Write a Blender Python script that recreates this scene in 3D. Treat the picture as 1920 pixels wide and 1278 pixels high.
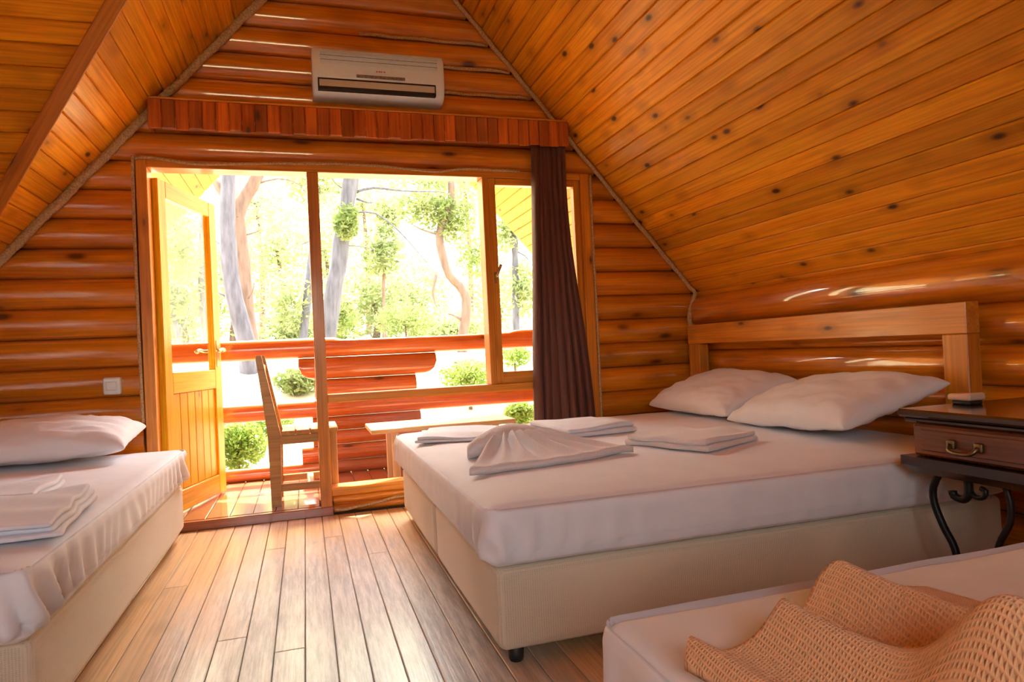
import bpy, bmesh, math, random
from mathutils import Vector, Matrix, noise
random.seed(7)
for o in list(bpy.data.objects): bpy.data.objects.remove(o)
scene = bpy.context.scene
col = scene.collection
K = 0.857            # the room is laid out in units of 0.857 m; meshes are brought to metres at the end

# ------------------------------------------------------------------ camera
F = 1263.0; H = 1.05
def _n(v): return v / v.length
cX = _n(Vector((4094., 181., F))); cY = Vector((-388., -33., F)); cY = _n(cY - cX * cX.dot(cY)); cZ = -cX.cross(cY)
def to_world(c): return Vector((cX.dot(c), cY.dot(c), cZ.dot(c)))
cam_d = bpy.data.cameras.new('camera'); cam = bpy.data.objects.new('camera', cam_d); col.objects.link(cam)
cam_d.sensor_fit = 'HORIZONTAL'; cam_d.sensor_width = 36; cam_d.lens = F * 36 / 1920; cam_d.clip_start = 0.02; cam_d.clip_end = 500
r_, u_, f_ = to_world(Vector((1, 0, 0))), to_world(Vector((0, 1, 0))), to_world(Vector((0, 0, 1)))
cam.matrix_world = Matrix(((r_.x, u_.x, -f_.x, 0), (r_.y, u_.y, -f_.y, 0), (r_.z, u_.z, -f_.z, H * K), (0, 0, 0, 1)))
scene.camera = cam
def at(px, py, Y):                                   # a pixel's direction, met at depth Y
    d = to_world(Vector((px - 960, -(py - 639), F)))
    return Vector((0, 0, H)) + d * (Y / d.y)

# ------------------------------------------------------------------ world, sun, exposure
w = bpy.data.worlds.new('world'); scene.world = w; w.use_nodes = True
wn = w.node_tree.nodes; wl = w.node_tree.links
sky = wn.new('ShaderNodeTexSky'); sky.sky_type = 'NISHITA'; sky.sun_disc = False
sky.sun_elevation = math.radians(60); sky.sun_rotation = math.radians(5); sky.air_density = 1.3; sky.dust_density = 2.0; sky.ozone_density = 1.5
wn['Background'].inputs['Strength'].default_value = 0.30
sat = wn.new('ShaderNodeHueSaturation'); sat.inputs['Saturation'].default_value = .45      # hazy summer sky
tint = wn.new('ShaderNodeMix'); tint.data_type = 'RGBA'; tint.blend_type = 'MULTIPLY'; tint.inputs[0].default_value = 1; tint.inputs[7].default_value = (1, .95, .86, 1)
wl.new(sky.outputs[0], sat.inputs['Color']); wl.new(sat.outputs[0], tint.inputs[6]); wl.new(tint.outputs[2], wn['Background'].inputs['Color'])
sd = bpy.data.lights.new('sun', 'SUN'); sd.energy = 2.9; sd.angle = 0.01; sd.color = (1, .93, .8)
so = bpy.data.objects.new('sun', sd); col.objects.link(so)
so.rotation_euler = Vector((-.10, -1.0, -1.73)).to_track_quat('-Z', 'Y').to_euler()
so.location = (1, 12, 18)
vs = scene.view_settings
vs.view_transform = 'Standard'; vs.look = 'None'; vs.gamma = 1.0; vs.use_curve_mapping = False
vs.exposure = 3.55
def portal(loc, rot, sx, sy):
    d = bpy.data.lights.new('window_portal', 'AREA'); d.shape = 'RECTANGLE'; d.size = sx * K; d.size_y = sy * K; d.cycles.is_portal = True
    o = bpy.data.objects.new('window_portal', d); col.objects.link(o); o.location = Vector(loc) * K; o.rotation_euler = rot
portal((.57, 4.93, 1.18), (math.radians(-90), 0, 0), 3.0, 2.3)
portal((-.5, -1.75, 1.75), (math.radians(90), 0, 0), 1.7, 1.2)

# ------------------------------------------------------------------ helpers
def mesh_of(name, verts, faces, smooth=False, mats=()):
    m = bpy.data.meshes.new(name); m.from_pydata([tuple(v) for v in verts], [], faces); m.update()
    if smooth: m.polygons.foreach_set('use_smooth', [True] * len(m.polygons))
    for x in mats: m.materials.append(x)
    return m
WORLD = {}
def link(name, mesh, parent=None, mtx=None):
    o = bpy.data.objects.new(name, mesh); col.objects.link(o)
    o.matrix_basis = mtx.copy() if mtx is not None else Matrix()
    if parent is not None:
        o.parent = parent; o.matrix_parent_inverse = WORLD[parent.name].inverted()
    WORLD[o.name] = o.matrix_basis.copy()           # every matrix here is given in world space
    return o
def tag(o, label, cat, group=None, kind=None):
    o['label'] = label; o['category'] = cat
    if group: o['group'] = group
    if kind: o['kind'] = kind
    return o
def root(name, loc, label, cat, group=None, kind=None):
    return tag(link(name, None, None, Matrix.Translation(Vector(loc))), label, cat, group, kind)
def frame(o, x, y, z):
    return Matrix(((x[0], y[0], z[0], o[0]), (x[1], y[1], z[1], o[1]), (x[2], y[2], z[2], o[2]), (0, 0, 0, 1)))
def inset(pts, d):
    n = len(pts); out = []
    for i in range(n):
        a, b, c = Vector(pts[i - 1]), Vector(pts[i]), Vector(pts[(i + 1) % n])
        e1, e2 = (b - a).normalized(), (c - b).normalized()
        n1, n2 = Vector((-e1.y, e1.x)), Vector((-e2.y, e2.x))
        k = n1 + n2; out.append(b + k * (d / max(.3, k.dot(n1))))
    return out
def ccw(pts):
    a = sum(pts[i - 1][0] * pts[i][1] - pts[i][0] * pts[i - 1][1] for i in range(len(pts)))
    return pts if a > 0 else pts[::-1]
def poly_plank(pts, z0, z1, ch):
    """prism over a convex outline, its top (z1) edges chamfered"""
    pts = ccw(pts); n = len(pts); top = inset(pts, ch)
    v = [(p[0], p[1], z0) for p in pts] + [(p[0], p[1], z1 - ch) for p in pts] + [(p[0], p[1], z1) for p in top]
    f = [tuple(range(n))[::-1], tuple(range(2 * n, 3 * n))]
    for r in (0, n):
        for i in range(n): j = (i + 1) % n; f.append((r + i, r + j, r + n + j, r + n + i))
    return v, f
BOX = {}
def box_mesh(L, W, T, mat, ch=.004):
    k = (round(L, 4), round(W, 4), round(T, 4), mat.name, ch)
    if k not in BOX:
        bm = bmesh.new(); bmesh.ops.create_cube(bm, size=1)
        for v in bm.verts: v.co = Vector((v.co.x * L, v.co.y * W, v.co.z * T))
        if ch > 0: bmesh.ops.bevel(bm, geom=bm.edges[:], offset=min(ch, L / 3, W / 3, T / 3), segments=1, affect='EDGES')
        m = bpy.data.meshes.new('piece'); bm.to_mesh(m); bm.free(); m.materials.append(mat); BOX[k] = m
    return BOX[k]
def box(name, lo, hi, mat, parent=None, ch=.004):
    """box with its local x along the longest side, so grain runs lengthwise"""
    lo, hi = Vector(lo), Vector(hi); c = (lo + hi) / 2; s = hi - lo
    ax = max(range(3), key=lambda i: s[i]); b, d = (ax + 1) % 3, (ax + 2) % 3
    E = [Vector((1, 0, 0)), Vector((0, 1, 0)), Vector((0, 0, 1))]
    return link(name, box_mesh(s[ax], s[b], s[d], mat, ch), parent, frame(c, E[ax], E[b], E[d]))
def bar(name, p0, p1, W, T, mat, parent=None, up=(0, 0, 1), ch=.004):
    p0, p1 = Vector(p0), Vector(p1); x = (p1 - p0).normalized(); y = Vector(up).cross(x).normalized(); z = x.cross(y)
    return link(name, box_mesh((p1 - p0).length, W, T, mat, ch), parent, frame((p0 + p1) / 2, x, y, z))
def sweep(path, rad, seg=8, lobes=0, pitch=.1, flat=None, caps=True, wob=0):
    path = [Vector(p) for p in path]; n = len(path); V = []; Fc = []; dist = 0
    t0 = (path[1] - path[0]).normalized(); ref = Vector((0, 0, 1)) if abs(t0.z) < .9 else Vector((1, 0, 0))
    a = ref.cross(t0).normalized()
    for i, p in enumerate(path):
        t = (path[min(i + 1, n - 1)] - path[max(i - 1, 0)]).normalized()
        a = (a - t * a.dot(t)).normalized(); b = t.cross(a)
        if i: dist += (p - path[i - 1]).length
        r = rad(i / (n - 1)) if callable(rad) else rad
        for k in range(seg):
            th = 2 * math.pi * k / seg; rr = r
            if lobes: rr = r * (.72 + .28 * abs(math.cos(lobes / 2 * (th + dist / pitch * 2 * math.pi))))
            if wob: rr *= 1 + wob * noise.noise(p * 3 + a * math.cos(th) + b * math.sin(th))
            V.append(p + (a * math.cos(th) + b * math.sin(th)) * rr)
    for i in range(n - 1):
        for k in range(seg):
            k2 = (k + 1) % seg; Fc.append((i * seg + k, i * seg + k2, (i + 1) * seg + k2, (i + 1) * seg + k))
    if caps: Fc.append(tuple(range(seg))[::-1]); Fc.append(tuple(range((n - 1) * seg, n * seg)))
    return V, Fc
def resample(pts, step):
    pts = [Vector(p) for p in pts]; n = len(pts); out = []
    for i in range(n - 1):
        p0, p1, p2, p3 = pts[max(i - 1, 0)], pts[i], pts[i + 1], pts[min(i + 2, n - 1)]
        m = max(2, int((p2 - p1).length / step))
        for j in range(m):
            t = j / m
            out.append(.5 * ((2 * p1) + (p2 - p0) * t + (2 * p0 - 5 * p1 + 4 * p2 - p3) * t * t + (3 * p1 - p0 - 3 * p2 + p3) * t ** 3))
    out.append(pts[-1]); return out
def tube(name, pts, rad, mat, parent=None, step=.03, seg=8, lobes=0, pitch=.1, wob=0):
    v, f = sweep(resample(pts, step), rad, seg, lobes, pitch, wob=wob)
    return link(name, mesh_of(name, v, f, True, (mat,)), parent)
def join_geo(parts):
    V = []; Fc = []
    for v, f in parts:
        o = len(V); V += list(v); Fc += [tuple(i + o for i in q) for q in f]
    return V, Fc
def raw_box(lo, hi):
    v = [(x, y, z) for x in (lo[0], hi[0]) for y in (lo[1], hi[1]) for z in (lo[2], hi[2])]
    return v, [(0, 1, 3, 2), (4, 6, 7, 5), (0, 4, 5, 1), (2, 3, 7, 6), (0, 2, 6, 4), (1, 5, 7, 3)]
def rbox(lo, hi, r, n, disp=None):
    """rounded box with a dense, displaceable skin"""
    lo, hi = Vector(lo), Vector(hi)
    def ts(a, b, k):
        e = [0, .2, .5, .8, 1]; L = [a + r * t for t in e]; Rr = [b - r * t for t in e[::-1]]
        return L + [a + r + (b - a - 2 * r) * i / k for i in range(1, k)] + Rr
    A = [ts(lo[i], hi[i], n[i]) for i in range(3)]; V = []; idx = {}; Fc = []
    def vid(i, j, k):
        if (i, j, k) not in idx:
            p = Vector((A[0][i], A[1][j], A[2][k])); q = Vector([min(max(p[c], lo[c] + r), hi[c] - r) for c in range(3)])
            d = p - q; nn = d.normalized() if d.length > 1e-9 else Vector((0, 0, 1))
            p = q + nn * r
            if disp: p = disp(p, nn)
            idx[(i, j, k)] = len(V); V.append(p)
        return idx[(i, j, k)]
    N = [len(a) - 1 for a in A]
    for i in range(N[0]):
        for j in range(N[1]):
            Fc.append((vid(i, j, N[2]), vid(i + 1, j, N[2]), vid(i + 1, j + 1, N[2]), vid(i, j + 1, N[2])))
            Fc.append((vid(i, j, 0), vid(i, j + 1, 0), vid(i + 1, j + 1, 0), vid(i + 1, j, 0)))
    for i in range(N[0]):
        for k in range(N[2]):
            Fc.append((vid(i, 0, k), vid(i + 1, 0, k), vid(i + 1, 0, k + 1), vid(i, 0, k + 1)))
            Fc.append((vid(i, N[1], k), vid(i, N[1], k + 1), vid(i + 1, N[1], k + 1), vid(i + 1, N[1], k)))
    for j in range(N[1]):
        for k in range(N[2]):
            Fc.append((vid(0, j, k), vid(0, j, k + 1), vid(0, j + 1, k + 1), vid(0, j + 1, k)))
            Fc.append((vid(N[0], j, k), vid(N[0], j + 1, k), vid(N[0], j + 1, k + 1), vid(N[0], j, k + 1)))
    return V, Fc
def sheet(fn, nu, nv, th):
    """thick cloth over a (u,v) grid: top at fn, underside th lower"""
    T = [fn(i / nu, j / nv) for j in range(nv + 1) for i in range(nu + 1)]; W = nu + 1; n = len(T)
    V = [Vector(p) for p in T] + [Vector(p) - Vector((0, 0, th)) for p in T]; Fc = []
    for j in range(nv):
        for i in range(nu):
            a = j * W + i; q = (a, a + 1, a + 1 + W, a + W); Fc.append(q); Fc.append(tuple(x + n for x in q[::-1]))
    rim = [i for i in range(W)] + [j * W + nu for j in range(1, nv + 1)] + [nv * W + i for i in range(nu - 1, -1, -1)] + [j * W for j in range(nv - 1, 0, -1)]
    for a, b in zip(rim, rim[1:] + rim[:1]): Fc.append((b, a, a + n, b + n))
    return V, Fc
def sm(a, b, x):
    t = min(1, max(0, (x - a) / (b - a))); return t * t * (3 - 2 * t)
def bump1(x, c, w_): 
    t = (x - c) / w_; return math.exp(-t * t)

# ------------------------------------------------------------------ materials
def new_mat(name):
    m = bpy.data.materials.new(name); m.use_nodes = True; nt = m.node_tree
    return m, nt, nt.nodes['Principled BSDF']
def nd(nt, t, **kw):
    n = nt.nodes.new(t)
    for k, v in kw.items():
        if k.startswith('_'): setattr(n, k[1:], v)
        else: n.inputs[k].default_value = v
    return n
def ramp(nt, src, stops):
    r = nt.nodes.new('ShaderNodeValToRGB'); e = r.color_ramp.elements
    while len(e) < len(stops): e.new(.5)
    for q, (p, c) in zip(e, stops): q.position = p; q.color = (c, c, c, 1) if not isinstance(c, tuple) else (*c, 1)
    nt.links.new(src, r.inputs[0]); return r.outputs[0]
def mixc(nt, fac, a, b, mode='MIX'):
    m = nt.nodes.new('ShaderNodeMix'); m.data_type = 'RGBA'; m.blend_type = mode
    for s, v in ((0, fac), (6, a), (7, b)):
        if hasattr(v, 'links'): nt.links.new(v, m.inputs[s])
        else: m.inputs[s].default_value = v if not isinstance(v, tuple) else (*v, 1)
    return m.outputs[2]
def coords(nt, scale, rnd=True):
    tc = nd(nt, 'ShaderNodeTexCoord'); mp = nd(nt, 'ShaderNodeMapping'); mp.inputs['Scale'].default_value = scale
    src = tc.outputs['Object']
    if rnd:
        oi = nd(nt, 'ShaderNodeObjectInfo'); cx = nd(nt, 'ShaderNodeCombineXYZ')
        for i, k in enumerate((91.7, 37.3, 53.9)):
            mu = nd(nt, 'ShaderNodeMath', _operation='MULTIPLY'); mu.inputs[1].default_value = k
            nt.links.new(oi.outputs['Random'], mu.inputs[0]); nt.links.new(mu.outputs[0], cx.inputs[i])
        va = nd(nt, 'ShaderNodeVectorMath', _operation='ADD'); nt.links.new(src, va.inputs[0]); nt.links.new(cx.outputs[0], va.inputs[1]); src = va.outputs[0]
    nt.links.new(src, mp.inputs['Vector']); return mp.outputs[0]
def wood(name, light, dark, knot=(.10, .03, .008), rough=.3, coat=.4, knots=1.0, kscale=(3.2, 7, 7), vary=.22, bump=.15, worn=None, ksize=.13, coat_r=.12, spec=.5):
    m, nt, P = new_mat(name)
    n1 = nd(nt, 'ShaderNodeTexNoise', Scale=1.0, Detail=4.0, Roughness=.6); n1.inputs['Distortion'].default_value = .6; nt.links.new(coords(nt, (1.1, 13, 13)), n1.inputs['Vector'])
    n2 = nd(nt, 'ShaderNodeTexNoise', Scale=1.0, Detail=3.0); nt.links.new(coords(nt, (2.5, 95, 95)), n2.inputs['Vector'])
    c = mixc(nt, ramp(nt, n1.outputs[0], [(.32, 0.), (.68, 1.)]), light, dark)
    c = mixc(nt, 1.0, c, ramp(nt, n2.outputs[0], [(.3, .78), (.6, 1.08)]), 'MULTIPLY')
    if knots:
        vo = nd(nt, 'ShaderNodeTexVoronoi', Scale=1.0); nt.links.new(coords(nt, kscale), vo.inputs['Vector'])
        k = ramp(nt, vo.outputs['Distance'], [(ksize * .45, 1.), (ksize, 0.)])
        halo = ramp(nt, vo.outputs['Distance'], [(ksize * .8, .55), (ksize * 2.6, 0.)])
        c = mixc(nt, halo, c, tuple(x * .55 for x in dark)); c = mixc(nt, k, c, knot)
    oi = nd(nt, 'ShaderNodeObjectInfo')
    hs = nd(nt, 'ShaderNodeHueSaturation'); mr = nd(nt, 'ShaderNodeMapRange'); mr.inputs[3].default_value = 1 - vary; mr.inputs[4].default_value = 1 + vary * .6
    nt.links.new(oi.outputs['Random'], mr.inputs[0]); nt.links.new(mr.outputs[0], hs.inputs['Value']); nt.links.new(c, hs.inputs['Color']); c = hs.outputs[0]
    if worn:
        g = nd(nt, 'ShaderNodeNewGeometry'); sp = nd(nt, 'ShaderNodeSeparateXYZ'); nt.links.new(g.outputs['Position'], sp.inputs[0])
        def sq(out, c0, wd):
            a = nd(nt, 'ShaderNodeMath', _operation='SUBTRACT'); a.inputs[1].default_value = c0; nt.links.new(out, a.inputs[0])
            b = nd(nt, 'ShaderNodeMath', _operation='DIVIDE'); b.inputs[1].default_value = wd; nt.links.new(a.outputs[0], b.inputs[0])
            d = nd(nt, 'ShaderNodeMath', _operation='MULTIPLY'); nt.links.new(b.outputs[0], d.inputs[0]); nt.links.new(b.outputs[0], d.inputs[1]); return d.outputs[0]
        ad = nd(nt, 'ShaderNodeMath', _operation='ADD'); nt.links.new(sq(sp.outputs[0], .08, .60), ad.inputs[0]); nt.links.new(sq(sp.outputs[1], 2.0, 1.6), ad.inputs[1])
        nw = nd(nt, 'ShaderNodeTexNoise', Scale=1.0, Detail=6.0, Roughness=.7); nt.links.new(coords(nt, (2.2, 7, 7)), nw.inputs['Vector'])
        su = nd(nt, 'ShaderNodeMath', _operation='MULTIPLY_ADD'); su.inputs[1].default_value = 1.5; nt.links.new(nw.outputs[0], su.inputs[0]); nt.links.new(ad.outputs[0], su.inputs[2])
        wm = ramp(nt, su.outputs[0], [(.55, 1.), (1.0, 0.)]); wm.node.color_ramp.elements[1].position = 1.0
        sc = nd(nt, 'ShaderNodeMath', _operation='MULTIPLY'); sc.inputs[1].default_value = .5; nt.links.new(su.outputs[0], sc.inputs[0]); nt.links.new(sc.outputs[0], wm.node.inputs[0])
        ns = nd(nt, 'ShaderNodeTexNoise', Scale=1.0, Detail=5.0, Roughness=.75); nt.links.new(coords(nt, (5, 60, 60)), ns.inputs['Vector'])
        wc = mixc(nt, ramp(nt, ns.outputs[0], [(.38, 0.), (.62, 1.)]), worn[0], worn[1])
        c = mixc(nt, wm, c, wc)
    nt.links.new(c, P.inputs['Base Color'])
    bp = nd(nt, 'ShaderNodeBump', Strength=bump, Distance=.004); nt.links.new(n2.outputs[0], bp.inputs['Height']); nt.links.new(bp.outputs[0], P.inputs['Normal'])
    P.inputs['Roughness'].default_value = rough; P.inputs['Coat Weight'].default_value = coat; P.inputs['Coat Roughness'].default_value = coat_r; P.inputs['Specular IOR Level'].default_value = spec
    P.inputs['Coat IOR'].default_value = 1.75 if name == 'log_pine' else 1.5
    return m
def plain(name, c, rough=.5, metal=0, coat=0, noise_amt=0, nscale=(40, 40, 40), bump=0, sheen=0):
    m, nt, P = new_mat(name); P.inputs['Roughness'].default_value = rough; P.inputs['Metallic'].default_value = metal; P.inputs['Coat Weight'].default_value = coat
    P.inputs['Sheen Weight'].default_value = sheen
    n = nd(nt, 'ShaderNodeTexNoise', Scale=1.0, Detail=4.0); nt.links.new(coords(nt, nscale), n.inputs['Vector'])
    a = noise_amt
    cc = mixc(nt, ramp(nt, n.outputs[0], [(.3, 0.), (.7, 1.)]), tuple(x * (1 - a) for x in c), tuple(min(1, x * (1 + a)) for x in c))
    nt.links.new(cc, P.inputs['Base Color'])
    if bump:
        bp = nd(nt, 'ShaderNodeBump', Strength=bump, Distance=.003); nt.links.new(n.outputs[0], bp.inputs['Height']); nt.links.new(bp.outputs[0], P.inputs['Normal'])
    return m
M = {}
M['pine'] = wood('ceiling_pine', (.90, .37, .015), (.76, .25, .009), rough=.40, coat=.05, spec=.18, kscale=(4.2, 8.5, 8.5), ksize=.15)
M['log'] = wood('log_pine', (.85, .31, .014), (.64, .17, .007), knot=(.12, .03, .006), rough=.28, coat=.9, coat_r=.05, kscale=(2.6, 6, 6), ksize=.16, bump=.12)
M['frame'] = wood('frame_pine', (.78, .31, .026), (.60, .19, .013), rough=.38, coat=.25, kscale=(3, 8, 8), ksize=.11, vary=.15)
M['trim'] = wood('valley_board', (.62, .22, .022), (.50, .15, .012), rough=.38, coat=.2, kscale=(2, 6, 6), ksize=.12, vary=.05)
M['door'] = wood('door_pine', (.90, .54, .02), (.84, .42, .014), rough=.32, coat=.12, spec=.25, kscale=(2.5, 6, 6), ksize=.09, vary=.1)
M['valance'] = wood('pelmet_pine', (.72, .17, .018), (.42, .075, .008), rough=.34, coat=.4, kscale=(3, 8, 8), ksize=.12, vary=.4)
M['floor'] = wood('floor_pine', (.84, .58, .33), (.74, .46, .22), knot=(.20, .09, .03), rough=.30, coat=.3, kscale=(3.0, 7, 7), ksize=.12, vary=.14, bump=.25,
                  worn=((.72, .70, .67), (.38, .38, .39)))
M['red'] = wood('stained_log', (.58, .16, .045), (.42, .09, .02), rough=.22, coat=.7, kscale=(2, 6, 6), ksize=.1, vary=.18)
M['deck'] = wood('deck_board', (.42, .13, .06), (.30, .08, .035), rough=.2, coat=.7, knots=0, vary=.15)
M['chair'] = wood('chair_wood', (.55, .30, .07), (.42, .20, .04), rough=.4, coat=.2, knots=0, vary=.1)
M['table'] = wood('table_wood', (.66, .44, .22), (.55, .33, .15), rough=.4, coat=.2, knots=0, vary=.1)
M['walnut'] = wood('dark_walnut', (.21, .062, .02), (.10, .03, .011), rough=.22, coat=.6, knots=0, vary=.1)
M['ebony'] = wood('blackened_wood', (.035, .018, .012), (.018, .010, .008), rough=.16, coat=.8, knots=0, vary=.1)
M['dark'] = plain('dark_backing', (.10, .035, .012), .8, noise_amt=.2)
M['subfloor'] = plain('dark_subfloor', (.05, .025, .012), .9, noise_amt=.2)
M['sheet'] = plain('white_sheet', (.80, .80, .86), .75, noise_amt=.03, nscale=(9, 9, 9), bump=.12, sheen=.2)
M['towel'] = plain('cream_towel', (.76, .71, .72), .9, noise_amt=.06, nscale=(220, 220, 220), bump=.6, sheen=.4)
M['linen'] = plain('blue_white_linen', (.74, .76, .84), .8, noise_amt=.03, nscale=(30, 30, 30), bump=.1, sheen=.2)
M['curtain'] = plain('brown_curtain', (.115, .036, .024), .65, noise_amt=.2, nscale=(60, 60, 2), bump=.1, sheen=.1)
M['plastic'] = plain('cool_lit_plastic', (.78, .86, .91), .25, coat=.3, noise_amt=.02)  # white plastic; the bluish cast of cool daylight is mixed into its colour
M['louver'] = plain('ivory_plastic', (.62, .60, .52), .35, noise_amt=.02)
M['black'] = plain('black_slot', (.012, .012, .014), .5, noise_amt=.1)
M['grey'] = plain('grey_label', (.20, .18, .19), .4, noise_amt=.5, nscale=(90, 8, 90))
M['redmark'] = plain('red_print', (.55, .10, .08), .5)
M['bronze'] = plain('dark_bronze', (.22, .17, .10), .35, metal=1, noise_amt=.2)
M['brass'] = plain('worn_brass', (.55, .42, .24), .32, metal=1, noise_amt=.15)
M['iron'] = plain('black_iron', (.02, .02, .02), .45, metal=.6, noise_amt=.2)
M['rope'] = plain('jute_rope', (.55, .36, .18), .9, noise_amt=.35, nscale=(120, 120, 120), bump=.5)
M['trinket'] = plain('pale_pink_plastic', (.75, .50, .38), .3, coat=.3)
def weave(name, c, sc, depth, rough=.9, amt=.2):
    m, nt, P = new_mat(name); P.inputs['Roughness'].default_value = rough; P.inputs['Sheen Weight'].default_value = .3
    v = coords(nt, sc, False); sp = nd(nt, 'ShaderNodeSeparateXYZ'); nt.links.new(v, sp.inputs[0]); outs = []
    for i in range(3):
        s = nd(nt, 'ShaderNodeMath', _operation='SINE'); nt.links.new(sp.outputs[i], s.inputs[0]); outs.append(s.outputs[0])
    a = nd(nt, 'ShaderNodeMath', _operation='MAXIMUM'); nt.links.new(outs[0], a.inputs[0]); nt.links.new(outs[1], a.inputs[1])
    if sc[2] > 0:
        b = nd(nt, 'ShaderNodeMath', _operation='MAXIMUM'); nt.links.new(a.outputs[0], b.inputs[0]); nt.links.new(outs[2], b.inputs[1]); a = b
    n = nd(nt, 'ShaderNodeTexNoise', Scale=60.0, Detail=4.0); 
    su = nd(nt, 'ShaderNodeMath', _operation='MULTIPLY_ADD'); su.inputs[1].default_value = .8; nt.links.new(n.outputs[0], su.inputs[0]); nt.links.new(a.outputs[0], su.inputs[2])
    fac = ramp(nt, su.outputs[0], [(.0, 0.), (1., 1.)])
    nt.links.new(mixc(nt, fac, tuple(x * (1 - amt) for x in c), c), P.inputs['Base Color'])
    bp = nd(nt, 'ShaderNodeBump', Strength=.8, Distance=depth); nt.links.new(su.outputs[0], bp.inputs['Height']); nt.links.new(bp.outputs[0], P.inputs['Normal'])
    return m
M['base'] = weave('cream_upholstery', (.74, .62, .47), (900, 900, 1400), .0008, amt=.14)
M['blanket'] = weave('waffle_blanket', (.84, .46, .22), (1300, 1300, 0), .0012, amt=.14)
def glass(name):
    m, nt, P = new_mat(name); nt.nodes.remove(P); out = nt.nodes['Material Output']
    t = nd(nt, 'ShaderNodeBsdfTransparent'); t.inputs[0].default_value = (.97, .98, .97, 1)
    g = nd(nt, 'ShaderNodeBsdfGlossy'); g.inputs['Roughness'].default_value = .03
    lw = nd(nt, 'ShaderNodeLayerWeight'); pw = nd(nt, 'ShaderNodeMath', _operation='POWER'); pw.inputs[1].default_value = 5.0; nt.links.new(lw.outputs['Facing'], pw.inputs[0])
    fr = nd(nt, 'ShaderNodeMath', _operation='MULTIPLY_ADD'); fr.inputs[1].default_value = .5; fr.inputs[2].default_value = .022; nt.links.new(pw.outputs[0], fr.inputs[0])
    mx = nd(nt, 'ShaderNodeMixShader'); nt.links.new(fr.outputs[0], mx.inputs[0]); nt.links.new(t.outputs[0], mx.inputs[1]); nt.links.new(g.outputs[0], mx.inputs[2]); nt.links.new(mx.outputs[0], out.inputs[0])
    return m
M['glass'] = glass('window_glass')
def leafmat(name, a, b):
    m, nt, P = new_mat(name); nt.nodes.remove(P); out = nt.nodes['Material Output']
    n = nd(nt, 'ShaderNodeTexNoise', Scale=1.0, Detail=2.0); nt.links.new(coords(nt, (3, 3, 3)), n.inputs['Vector'])
    c = mixc(nt, ramp(nt, n.outputs[0], [(.35, 0.), (.65, 1.)]), a, b)
    d = nd(nt, 'ShaderNodeBsdfDiffuse'); t = nd(nt, 'ShaderNodeBsdfTranslucent'); mx = nd(nt, 'ShaderNodeMixShader'); mx.inputs[0].default_value = .4
    nt.links.new(c, d.inputs[0]); nt.links.new(c, t.inputs[0]); nt.links.new(d.outputs[0], mx.inputs[1]); nt.links.new(t.outputs[0], mx.inputs[2]); nt.links.new(mx.outputs[0], out.inputs[0]); return m
M['leaf'] = leafmat('pine_needles', (.15, .20, .06), (.23, .26, .10))
M['leaf2'] = leafmat('bush_leaves', (.14, .23, .04), (.24, .31, .08))
M['leaf3'] = leafmat('far_foliage', (.20, .25, .10), (.28, .30, .14))
M['bark'] = plain('grey_bark', (.085, .078, .092), .95, noise_amt=.35, nscale=(20, 20, 4), bump=.8)
M['bark2'] = plain('red_pine_bark', (.14, .085, .062), .95, noise_amt=.3, nscale=(18, 18, 4), bump=.8)
M['hill'] = plain('dry_grass_slope', (.40, .34, .19), 1, noise_amt=.25, nscale=(.8, .8, .8))

# ------------------------------------------------------------------ room shell
YF, YB, XR, XL = 4.72, -1.6, 3.0, -2.05
RX = .55; RZ = 4.2695
def zR(x): return 4.909 - 1.164 * x
def zL(x): return 3.648 + 1.13 * x
def xLz(z): return (z - 3.648) / 1.13
def xRz(z): return (4.909 - z) / 1.164
def vy(z): return 3.584 + (2.805 - z) / 1.3          # far valley of the cross gable
DY = 2.457
def vy2(z): return 2 * DY - vy(z)

fl = link('floor', mesh_of('floor', *raw_box((XL - .1, YB - .1, -.12), (XR + .1, YF - .02, -.03)), False, (M['subfloor'],)))
tag(fl, 'worn pine floorboards running towards the balcony door, greyed in the aisle', 'floor', kind='structure')
x = -2.05 + .0; fp = .1066; x0 = -.683 - 13 * fp
k = 0
while x0 + k * fp < XR + .05:
    xa = x0 + k * fp
    jr = random.uniform(.4, 4.2)
    for (ya, yb) in ((YB - .05, jr), (jr, YF - .05)):
        box('floorboard', (xa + .0012, ya + .001, -.028), (xa + fp - .0012, yb - .001, 0), M['floor'], fl, ch=.003)
    k += 1

# ceilings: planks lie inside the slab, slab is the parent
def slab(name, org, ax, ay, az, pts, label):
    v, f = poly_plank(pts, -.17, -.027, .001)
    o = link(name, mesh_of(name, v, f, False, (M['dark'],)), None, frame(org, ax, ay, az)); tag(o, label, 'ceiling', kind='structure'); return o
def planks(parent, org, ax, ay, az, s0, pitch, smax, span, mat):
    """span(s) -> (t0,t1) along ax; planks lie across ay"""
    s = s0
    while s < smax - .01:
        a, b = max(s, .0), min(s + pitch, smax)
        (p0, p1), (q0, q1) = span(a), span(b)
        if max(p1 - p0, q1 - q0) > .03:
            if p1 - p0 < .004: p1 = p0 + .004
            if q1 - q0 < .004: q1 = q0 + .004
            c = ((p0 + p1 + q0 + q1) / 4, (a + b) / 2)
            pts = [(p0 - c[0], a + .001 - c[1]), (p1 - c[0], a + .001 - c[1]), (q1 - c[0], b - .001 - c[1]), (q0 - c[0], b - .001 - c[1])]
            v, f = poly_plank(pts, -.026, 0, .007)
            o3 = Vector(org) + Vector(ax) * c[0] + Vector(ay) * c[1]
            link('plank', mesh_of('plank', v, f, False, (mat,)), parent, frame(o3, ax, ay, az))
        s += pitch
EY = 7.0
hr = math.hypot(1, 1.164); hl = math.hypot(1, 1.13); hd = math.hypot(1, 1.3)
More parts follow.
